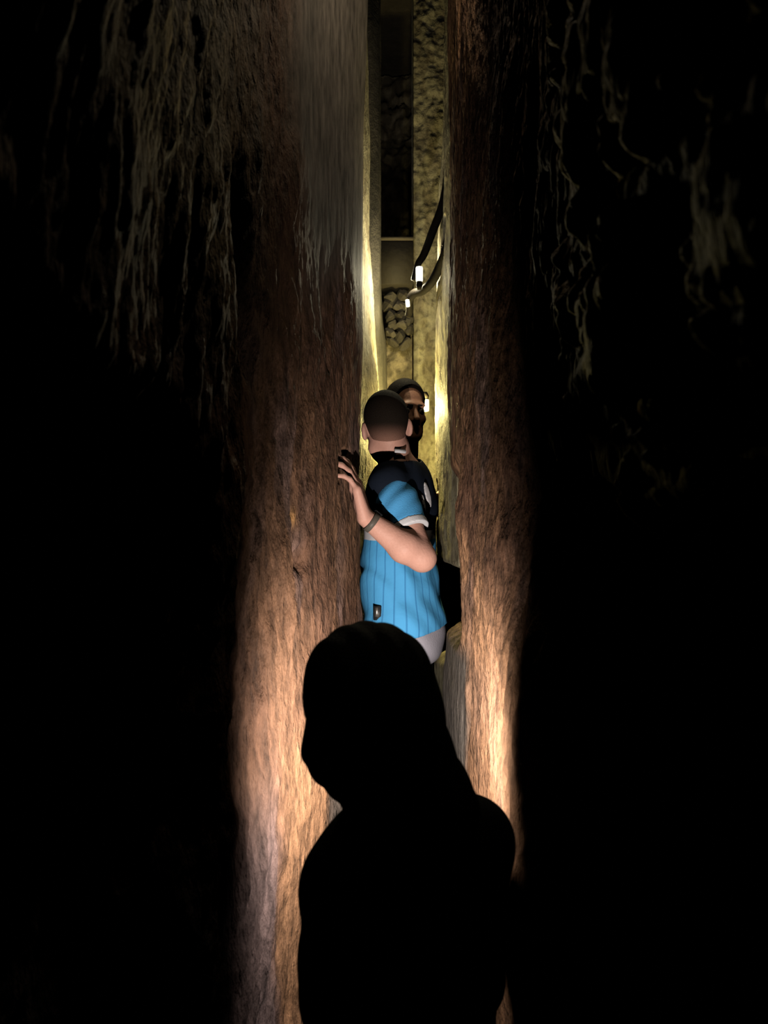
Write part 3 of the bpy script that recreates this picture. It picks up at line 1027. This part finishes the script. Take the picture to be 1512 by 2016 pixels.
# ================================================================== the bearded man behind
def build_man_back():
    base = np.array([0.09, 3.22, 0.54])
    root = empty('person', base)
    tag(root, 'dark-haired man in black looking out from behind the jersey wearer', 'person')
    R = Rz(math.radians(-78))
    rt = R @ np.array([1.0, 0, 0]); f = R @ np.array([0, 1.0, 0])
    lo = np.array([-0.12, 2.76, 0.535]); hi = np.array([0.30, 3.56, 2.36]); H = 0.0042
    chest = P(797, 1015, 3.23); belly = P(800, 1110, 3.23); pelv = P(800, 1215, 3.23)
    shc = P(795, 948, 3.23)
    shL = shc - rt * 0.15; shR = shc + rt * 0.15
    nk0 = shc + np.array([0, 0, 0.02]); headc = P(799, 810, 3.13)
    Rh = Rz(math.radians(180 + 22)) @ Rx(math.radians(-4))
    elR = P(805, 1050, 3.10); wrR = P(845, 1008, 3.09)
    elL = shL + np.array([-0.01, 0.01, -0.27]); wrL = elL + np.array([0.04, 0.01, -0.22])
    hipL = pelv - rt * 0.08 + np.array([0, 0, -0.02]); hipR = pelv + rt * 0.08 + np.array([0, 0, -0.02])
    knL = hipL + np.array([0.02, 0, -0.38]); anL = np.array([0.07, 3.31, 0.63])
    knR = hipR + np.array([0.02, 0, -0.38]); anR = np.array([0.07, 3.14, 0.63])

    def torso(F, inf):
        F.ell(chest, np.array([.140, .084, .165]) + inf, R, 0.04)
        F.ell(belly, np.array([.135, .090, .17]) + inf, R, 0.05)
        F.ell(pelv, np.array([.14, .092, .125]) + inf, R, 0.05)
        F.cone(shL, shR, .056 + inf, .056 + inf, 0.05)
        F.cone(nk0, shL, .054 + inf, .052 + inf, 0.04)
        F.cone(nk0, shR, .054 + inf, .052 + inf, 0.04)

    F = Field(lo, hi, H)
    torso(F, 0)
    F.cone(nk0, headc + np.array([0.0, 0.0, -0.05]), .058, .054, 0.03)
    F.chain([shR, elR, wrR], [.05, .040, .027], 0.02)
    add_hand(F, wrR, wrR - elR, [0, 1.0, 0.1], 1, curl=(1.0, 1.0, 1.0, 1.0), sc=0.8)
    F.chain([shL, elL, wrL], [.05, .040, .027], 0.02)
    add_hand(F, wrL, wrL - elL, [0, -1, 0], -1)
    F.chain([hipL, knL, anL], [.08, .055, .04], 0.04)
    F.chain([hipR, knR, anR], [.08, .055, .04], 0.04)
    Lh = add_head(F, headc, Rh, 1.0)
    v, q = F.mesh()
    body = mesh_obj('body', v, q, M_skin3, root, base)
    body['label'] = 'bare skin of face and neck'
    eyes(Lh, Rh, root, base)
    Hf = Field(headc - 0.16, headc + 0.16, 0.003)
    Hf.ell(Lh(0, -.018, .038), [.082, .102, .098], Rh, 0.0)
    Hf.ell(Lh(0, -.040, -.02), [.072, .066, .055], Rh, 0.03)
    Hf.clip(Lh(0, .060, .072), Rh @ np.array([0, 0.75, -0.66]))
    Hf.clip(Lh(0, .020, 0), Rh @ np.array([0, 1.0, -0.35]))
    Hf.clip(Lh(0, -.06, -.065), Rh @ np.array([0, 0.3, -1.0]))
    v, q = Hf.mesh()
    mesh_obj('hair', v, q, M_hair, root, base)
    # short beard along the jaw, and eyebrows
    B = Field(headc - 0.16, headc + 0.16, 0.003)
    B.ell(Lh(0, .052, -.094), [.036, .034, .028], Rh, 0.02)
    for s in (-1, 1):
        B.cone(Lh(s * .054, .0, -.055), Lh(s * .026, .055, -.094), .018, .022, 0.02)
    B.cone(Lh(-.02, .089, -.054), Lh(.02, .089, -.054), .0055, .0055, 0.006)
    v, q = B.mesh()
    mesh_obj('beard', v, q, M_hair, root, base)
    for s in (-1, 1):
        E = Field(Lh(s * .031, .09, .02) - 0.05, Lh(s * .031, .09, .02) + 0.05, 0.002)
        E.cone(Lh(s * .014, .094, .019), Lh(s * .047, .082, .022), .0045, .0035, 0.002)
        v, q = E.mesh()
        mesh_obj('eyebrow', v, q, M_hair, root, base)
    T = Field(lo, hi, H)
    torso(T, 0.010)
    T.chain([shR, elR, wrR], [.06, .050, .036], 0.02)
    T.chain([shL, elL, wrL], [.06, .050, .036], 0.02)
    T.clip(P(800, 1235, 3.23), [0, 0, -1])
    T.ell(nk0 + np.array([0.01, 0, 0.075]), [.078, .078, .060], None, 0.0, 'sub')
    gx, gy, gz = T.grid()
    T.D = T.D + (0.002 * np.sin(50 * gx + 30 * gz + 5 * np.sin(9 * gy))).astype(np.float32)
    v, q = T.mesh()
    sh = mesh_obj('shirt', v, q, M_navycloth, root, base); sh['label'] = 'black long-sleeved top'
    G = Field(lo, hi, H)
    G.ell(pelv, [.150, .102, .135], R, 0.05)
    G.chain([hipL, knL, anL], [.095, .070, .058], 0.04)
    G.chain([hipR, knR, anR], [.095, .070, .058], 0.04)
    G.clip(P(800, 1228, 3.23), [0, 0, 1]); G.clip([0, 0, 0.60], [0, 0, -1])
    v, q = G.mesh()
    mesh_obj('trousers', v, q, M_black, root, base)
    for an in (anL, anR):
        K = Field(an - 0.3, an + 0.3, 0.005)
        shoe(K, an + np.array([-0.05, 0, 0]), [1, 0, 0], 0.54)
        v, q = K.mesh()
        mesh_obj('shoe', v, q, M_shoe, root, base)


# ================================================================== the long-haired person in front
def build_front():
    base = np.array([0.03, 1.18, 0.0])
    root = empty('person', base)
    tag(root, 'black silhouette of a long-haired person in the foreground, back to the viewer', 'person')
    R = Rz(math.radians(24))
    rt = R @ np.array([1.0, 0, 0]); f = R @ np.array([0, 1.0, 0])
    lo = np.array([-0.28, 0.92, -0.005]); hi = np.array([0.34, 1.62, 1.62]); H = 0.0048
    d0 = 1.17
    headc = P(722, 1392, d0)
    shR = P(916, 1662, 1.20); shL = P(690, 1748, 1.13)
    shc = (shL + shR) / 2
    chest = P(800, 1820, d0); belly = shc * 0.25 + np.array([0.03, d0, 1.02]) * 0.75; pelv = np.array([0.03, d0, 0.84])
    nk0 = P(765, 1650, d0)
    Rh = Rz(math.radians(35)) @ Rx(math.radians(-14)) @ Ry(math.radians(-8))
    elR = np.array([0.142, 1.24, 1.00]); wrR = np.array([0.113, 1.488, 1.065])
    elL = np.array([-0.072, 1.15, 1.02]); wrL = np.array([-0.085, 1.19, 0.79])
    hipL = pelv - rt * 0.085; hipR = pelv + rt * 0.085
    knL = hipL + np.array([0, 0.02, -0.38]); anL = hipL * [1, 1, 0] + np.array([0, -0.01, 0.085])
    knR = hipR + np.array([0, 0.02, -0.38]); anR = hipR * [1, 1, 0] + np.array([0, -0.01, 0.085])

    def torso(F, inf):
        F.ell(chest, np.array([.145, .098, .17]) + inf, R, 0.04)
        F.ell(belly, np.array([.135, .095, .16]) + inf, R, 0.05)
        F.ell(pelv, np.array([.155, .110, .13]) + inf, R, 0.05)
        F.cone(shL, shR, .048 + inf, .052 + inf, 0.05)
        F.cone(nk0, shL, .046 + inf, .046 + inf, 0.05)
        F.cone(nk0, shR, .050 + inf, .050 + inf, 0.06)

    F = Field(lo, hi, H)
    torso(F, 0)
    F.cone(nk0, headc + np.array([0.005, 0, -0.05]), .048, .046, 0.03)
    F.chain([shR, elR, wrR], [.046, .038, .024], 0.02)
    tips, HL, HB = add_hand(F, wrR, [-0.20, 0.42, 0.9], [-1.0, -0.1, 0.0], 1, curl=(1.0, 1.0, 1.05, 1.1), thumb=(0.3, 0.0), sc=0.9)
    F.chain([shL, elL, wrL], [.046, .038, .024], 0.02)
    add_hand(F, wrL, wrL - elL, [1, 0, 0], -1, sc=0.9)
    F.chain([hipL, knL, anL], [.080, .052, .038], 0.04)
    F.chain([hipR, knR, anR], [.080, .052, .038], 0.04)
    Lh = add_head(F, headc, Rh, 0.97)
    v, q = F.mesh()
    mesh_obj('body', v, q, M_skin, root, base)
    eyes(Lh, Rh, root, base)
    # long hair: cap, curtain on the left cheek, long fall towards the right shoulder
    Hf = Field(headc - np.array([0.2, 0.2, 0.36]), headc + np.array([0.26, 0.2, 0.2]), 0.0038)
    Hf.ell(P(727, 1348, d0), [.090, .108, .088], None, 0.0)
    Hf.cone(P(700, 1340, d0 - .01), P(664, 1480, d0 - .01), .066, .046, 0.04)
    Hf.cone(P(664, 1480, d0 - .01), P(672, 1535, d0 - .01), .046, .026, 0.03)
    Hf.cone(P(742, 1350, d0 - .03), P(778, 1470, d0 - .045), .074, .066, 0.05)
    Hf.cone(P(778, 1470, d0 - .045), P(835, 1600, d0 - .06), .066, .068, 0.05)
    Hf.cone(P(835, 1600, d0 - .06), P(860, 1800, d0 - .085), .068, .030, 0.05)
    Hf.cone(P(740, 1420, d0 - .05), P(780, 1640, d0 - .075), .075, .055, 0.05)
    gx, gy, gz = Hf.grid()
    Hf.D = Hf.D + (0.0016 * np.sin(160 * gx + 90 * gy + 8 * np.sin(11 * gz)) ).astype(np.float32)
    # opening for the face
    Hf.ell(Lh(0, .105, -.035), [.060, .062, .090], Rh, 0.01, 'sub')
    v, q = Hf.mesh()
    hr = mesh_obj('hair', v, q, M_hair, root, base); hr['label'] = 'long dark hair'
    T = Field(lo, hi, H)
    torso(T, 0.012)
    T.chain([shR, elR, wrR], [.060, .052, .036], 0.02)
    T.chain([shL, elL, wrL], [.058, .050, .036], 0.02)
    T.clip([0, 0, 0.78], [0, 0, -1])
    T.ell(nk0 + np.array([0, 0.03, 0.085]), [.066, .066, .060], None, 0.0, 'sub')
    gx, gy, gz = T.grid()
    T.D = T.D + (0.003 * np.sin(40 * gx + 30 * gz + 5 * np.sin(9 * gy))).astype(np.float32)
    v, q = T.mesh()
    jk = mesh_obj('jacket', v, q, M_black, root, base); jk['label'] = 'black jacket'
    G = Field(lo, hi, H)
    G.ell(pelv, [.165, .120, .135], R, 0.05)
    G.chain([hipL, knL, anL], [.090, .064, .054], 0.03)
    G.chain([hipR, knR, anR], [.090, .064, .054], 0.03)
    G.clip([0, 0, 0.90], [0, 0, 1]); G.clip([0, 0, 0.055], [0, 0, -1])
    v, q = G.mesh()
    mesh_obj('trousers', v, q, M_black, root, base)
    for an in (anL, anR):
        K = Field(an - 0.3, an + 0.3, 0.005)
        shoe(K, an + np.array([0, -0.02, 0]), f, 0.0)
        v, q = K.mesh()
        mesh_obj('shoe', v, q, M_shoe, root, base)
    return HL, HB


def carve(walls, root, margin=0.002):
    """the rock is worn back wherever somebody leans against it: no wall runs through a body"""
    meshes = [o for o in ([root] + list(root.children_recursive)) if o.type == 'MESH']
    off = np.array(root.location) if root.type == 'EMPTY' else np.zeros(3)
    pts = []
    for o in meshes:
        a = np.empty(len(o.data.vertices) * 3, np.float32)
        o.data.vertices.foreach_get('co', a)
        pts.append(a.reshape(-1, 3) + off)
    p = np.concatenate(pts)
    for (wo, D, Z, X, s) in walls:
        d0, dd = D[0, 0], D[1, 0] - D[0, 0]; z0, dz = Z[0, 0], Z[0, 1] - Z[0, 0]
        i = np.round((p[:, 1] - d0) / dd).astype(int); j = np.round((p[:, 2] - z0) / dz).astype(int)
        ok = (i >= -1) & (i <= X.shape[0]) & (j >= 0) & (j < X.shape[1])
        i = np.clip(i, 0, X.shape[0] - 1)
        lim = np.full(X.shape, np.inf)
        np.minimum.at(lim, (i[ok], j[ok]), p[ok, 0] if s < 0 else -p[ok, 0])
        for _ in range(2):
            q = np.pad(lim, 1, constant_values=np.inf)
            lim = np.minimum.reduce([q[a:a + X.shape[0], b:b + X.shape[1]] for a in range(3) for b in range(3)])
        cur = X if s < 0 else -X
        new = np.minimum(cur, lim - margin)
        X[:] = new if s < 0 else -new
        co = np.empty(len(wo.data.vertices) * 3, np.float32)
        wo.data.vertices.foreach_get('co', co)
        co = co.reshape(-1, 3); co[:X.size, 0] = X.ravel()
        wo.data.vertices.foreach_set('co', co.ravel())
        wo.data.update()


tips = build_man_blue()
build_man_back()
HL, HB = build_front()
for o in [o for o in COL.objects if o.name.split('.')[0] == 'person']:
    carve((WALL_L, WALL_R, WALL_FR, WALL_FL, WALL_IN), o)


# ================================================================== phone with its torch on, held ahead of the front person
tp = np.array(TORCH_POS)
pc = tp + np.array([0.012, -0.018, -0.035])
phone = empty('phone', pc)
tag(phone, 'phone with its torch on, held ahead of the black silhouette', 'phone')
v, fcs = box_mesh(pc, Rx(math.radians(90)), [.036, .072, .0045], 0.4)
mesh_obj('phone_body', v, fcs, M_blackmetal, phone, pc)
v, fcs = uv_sphere(tp + np.array([0, -0.0125, 0]), .004, 10, 6)
mesh_obj('torch_lens', v, fcs, emit_mat('torch_glow', (1, 0.93, 0.82), 8.0), phone, pc)
ld = bpy.data.lights.new('torch_light', 'SPOT')
ld.energy = TORCH_W
ld.color = (1.0, 0.90, 0.80)
ld.spot_size = math.radians(TORCH_CONE)
ld.spot_blend = TORCH_BLEND
ld.shadow_soft_size = 0.006
lo_ = bpy.data.objects.new('torch_light', ld)
COL.objects.link(lo_)
lo_.parent = phone
lo_.location = tuple(tp - pc + np.array([0, 0.004, 0]))
lo_.rotation_euler = (math.radians(90 - 5), 0, 0)


# ================================================================== cables and bulbs
def tube(pts, rad, n=10, sub=8):
    """round tube along a Catmull-Rom path"""
    p = [np.asarray(q, float) for q in pts]
    p = [2 * p[0] - p[1]] + p + [2 * p[-1] - p[-2]]
    path, rr = [], []
    rads = rad if isinstance(rad, (list, tuple)) else [rad] * len(pts)
    for i in range(1, len(p) - 2):
        for s in range(sub):
            t = s / sub
            path.append(0.5 * ((2 * p[i]) + (-p[i - 1] + p[i + 1]) * t + (2 * p[i - 1] - 5 * p[i] + 4 * p[i + 1] - p[i + 2]) * t * t
                               + (-p[i - 1] + 3 * p[i] - 3 * p[i + 1] + p[i + 2]) * t ** 3))
            rr.append(rads[i - 1] * (1 - t) + rads[i] * t)
    path.append(p[-2]); rr.append(rads[-1])
    V, Fc = [], []
    for i, q in enumerate(path):
        d = path[min(i + 1, len(path) - 1)] - path[max(i - 1, 0)]
        d /= np.linalg.norm(d)
        u = np.cross(d, [0.3, 1.0, 0.1]); u /= np.linalg.norm(u); w_ = np.cross(d, u)
        for k in range(n):
            a = 2 * math.pi * k / n
            V.append(q + rr[i] * (u * math.cos(a) + w_ * math.sin(a)))
    for i in range(len(path) - 1):
        for k in range(n):
            l = (k + 1) % n
            Fc.append((i * n + k, i * n + l, (i + 1) * n + l, (i + 1) * n + k))
    Fc.append(tuple(range(n))[::-1]); Fc.append(tuple(range((len(path) - 1) * n, len(path) * n)))
    return V, Fc


def bulb(name, label, c, axis, r, half, col, strength, power, lcol, socket=True, loff=(0, 0, 0), soft=0.02):
    """capsule bulb with a black socket, and its light"""
    c = np.asarray(c, float); ax = np.asarray(axis, float); ax /= np.linalg.norm(ax)
    root = empty(name, c)
    tag(root, label, 'lamp', 'bulbs on the cable')
    prof = [(-half, 0.55), (-half * .92, 0.85), (-half * .75, 1.0), (half * .75, 1.0), (half * .92, 0.85), (half, 0.5)]
    pts = [c + ax * a for a, _ in prof]
    V, Fc = tube(pts, [r * k for _, k in prof], 14, 2)
    mesh_obj('bulb_glass', V, Fc, emit_mat(name + '_glow', col, strength), root, c)
    if socket:
        V, Fc = tube([c - ax * (half + .030), c - ax * (half + .012), c - ax * (half - .002)], [r * .55, r * .95, r * .8], 12, 2)
        mesh_obj('socket', V, Fc, M_rubber, root, c)
    ld = bpy.data.lights.new(name + '_light', 'POINT')
    ld.energy = power; ld.color = lcol; ld.shadow_soft_size = soft
    lo = bpy.data.objects.new(name + '_light', ld)
    COL.objects.link(lo); lo.parent = root
    lo.location = tuple(loff)
    return root


V, Fc = tube([P(884, 330, 2.95), P(872, 400, 3.0), P(852, 455, 3.05), P(835, 500, 3.10), P(824, 518, 3.11), P(817, 538, 3.12), P(813, 552, 3.12)],
             [.016, .017, .017, .016, .014, .011, .009])
c1 = mesh_obj('cable', V, Fc, M_rubber)  # solid dark tube standing in for the cable shadow on the rock
tag(c1, 'upper dark band slanting down to the white bulb, a cast shadow built as a tube', 'cable', 'cables on the far right rock')
V, Fc = tube([P(896, 440, 2.92), P(880, 490, 2.97), P(866, 525, 3.03), P(850, 555, 3.08), P(832, 572, 3.14), P(815, 578, 3.2), P(806, 592, 3.24), P(806, 612, 3.27), P(802, 624, 3.28)],
             [.019, .019, .019, .018, .018, .018, .017, .016, .014])
c2 = mesh_obj('cable', V, Fc, M_rubber)
tag(c2, 'lower thick dark cable looping under the white bulb and hanging', 'cable', 'cables on the far right rock')

for o in (c1, c2):
    carve((WALL_R, WALL_FR), o, 0.001)

bulb('tube_bulb', 'larger white glowing bulb upright against the dark cable', P(825.5, 540, 3.10), (0, -0.05, 1), .0145, .031,
     (1, 0.97, 0.80), 1.6, BULB_UP_W, (1.0, 0.90, 0.62), loff=(-0.035, 0.05, 0.0))
bulb('small_bulb', 'tiny white glowing bulb at the hanging end of the lower cable', P(802.5, 597, 3.21), (0.12, -0.05, -1), .0085, .015,
     (1, 0.95, 0.78), 1.6, BULB_SMALL_W, (1.0, 0.84, 0.42), socket=False, loff=(-0.035, 0.11, 0.0))
bulb('round_bulb', 'yellow glowing bulb half hidden beside the dark-haired man', P(836, 798, 3.30), (0, 0, -1), .020, .027,
     (1, 0.93, 0.50), 1.3, BULB_LOW_W, (1.0, 0.82, 0.30), loff=(-0.022, -0.05, -0.02), soft=0.02)

sb = bulb('side_bulb', 'yellow bulb on the left rock, hidden behind the jersey wearer', (0.018, 3.22, 2.045), (1, 0.0, -0.15), .014, .018,
     (1, 0.90, 0.45), 1.3, BULB_SIDE_W, (1.0, 0.80, 0.26), loff=(0.0, 0.0, 0.035), soft=0.012)
carve((WALL_FL, WALL_IN), sb, 0.0005)
hb = bulb('high_bulb', 'bulb hanging high under the roof, above the long-haired silhouette', (0.228, 2.02, 3.58), (0, 0, -1), .024, .030,
     (1, 0.95, 0.75), 1.6, BULB_HIGH_W, (1.0, 0.84, 0.58), loff=(-0.005, -0.01, -0.045))
V, Fc = tube([(0.228, 2.02, 3.735), (0.227, 2.02, 3.69), (0.228, 2.02, 3.645)], [.005, .005, .005])
hc = mesh_obj('cable', V, Fc, M_rubber)
tag(hc, 'thin straight cable dropping from the roof to the high bulb', 'cable')
carve((WALL_R,), hb, 0.002); carve((WALL_R,), hc, 0.002)

# ================================================================== ledge and the stones wedged under it
zt_, zb_ = P(0, 466, 3.60)[2], P(0, 560, 3.60)[2]
led = empty('stone_ledge', (0.06, 3.72, zb_))
tag(led, 'flat stone ledge bridging the crack above the wedged stones', 'ledge')
M_ledge = plain('ledge_stone', (0.010, 0.0075, 0.004), 0.8, 0.6, 40, 0.3)
V, Fc = box_mesh(np.array([0.052, 3.76, (zt_ + zb_) / 2 - 0.006]), np.eye(3), [.085, .15, (zt_ - zb_) / 2 - 0.008], 0.08)
mesh_obj('ledge_block', V, Fc, M_ledge, led, np.array([0.06, 3.72, zb_]))
V, Fc = box_mesh(np.array([0.052, 3.755, zt_ - 0.006]), np.eye(3), [.086, .157, .007], 0.4)
mesh_obj('ledge_lit_edge', V, Fc, plain('lit_edge_stone', (0.034, 0.027, 0.017), 0.8, 0.4, 60, 0.2), led, np.array([0.06, 3.72, zb_]))  # paler slab: faint light along the ledge's top edge put into colour

M_stone = [plain('wedged_stone_a', (0.015, 0.012, 0.008), 0.85, 0.8, 60, 0.3),
           plain('wedged_stone_b', (0.025, 0.021, 0.016), 0.85, 0.8, 60, 0.3),
           plain('wedged_stone_c', (0.009, 0.007, 0.005), 0.85, 0.8, 60, 0.3)]


def stone(c, r, seed):
    rs = np.random.default_rng(seed)
    v, f = uv_sphere(np.zeros(3), 1.0, 9, 6)
    v = np.array(v)
    for _ in range(16):
        n = rs.normal(size=3); n /= np.linalg.norm(n)
        d = rs.uniform(0.5, 0.8)
        k = v @ n
        v = v - np.outer(np.maximum(k - d, 0), n)
    return v * np.asarray(r) + np.asarray(c), f


stones = [(770, 585, 15, 9, 1), (792, 582, 12, 9, 0), (764, 603, 12, 9, 0), (784, 604, 13, 10, 1), (806, 632, 11, 9, 2),
          (769, 622, 13, 9, 2), (790, 624, 12, 9, 0), (772, 640, 12, 9, 0), (794, 643, 13, 10, 1), (768, 658, 12, 9, 1),
          (788, 662, 13, 9, 2), (806, 652, 9, 9, 0), (775, 675, 12, 8, 0), (797, 678, 12, 8, 0)]
for i, (px, py, rx, rz, k) in enumerate(stones):
    c = P(px, py, 3.66)
    s_ = 3.66 / FPX
    V, Fc = stone(np.zeros(3), [rx * s_ * 1.45, .05, rz * s_ * 1.6], 100 + i)
    o = mesh_obj('stone', V, Fc, M_stone[k], WALL_BACK, smooth=False)
    o.location = tuple(c + np.array([0, 0.012 * ((i * 7) % 5) / 5, 0]))
    o.rotation_euler = (0, 0.9 * math.sin(i * 2.3), 0)
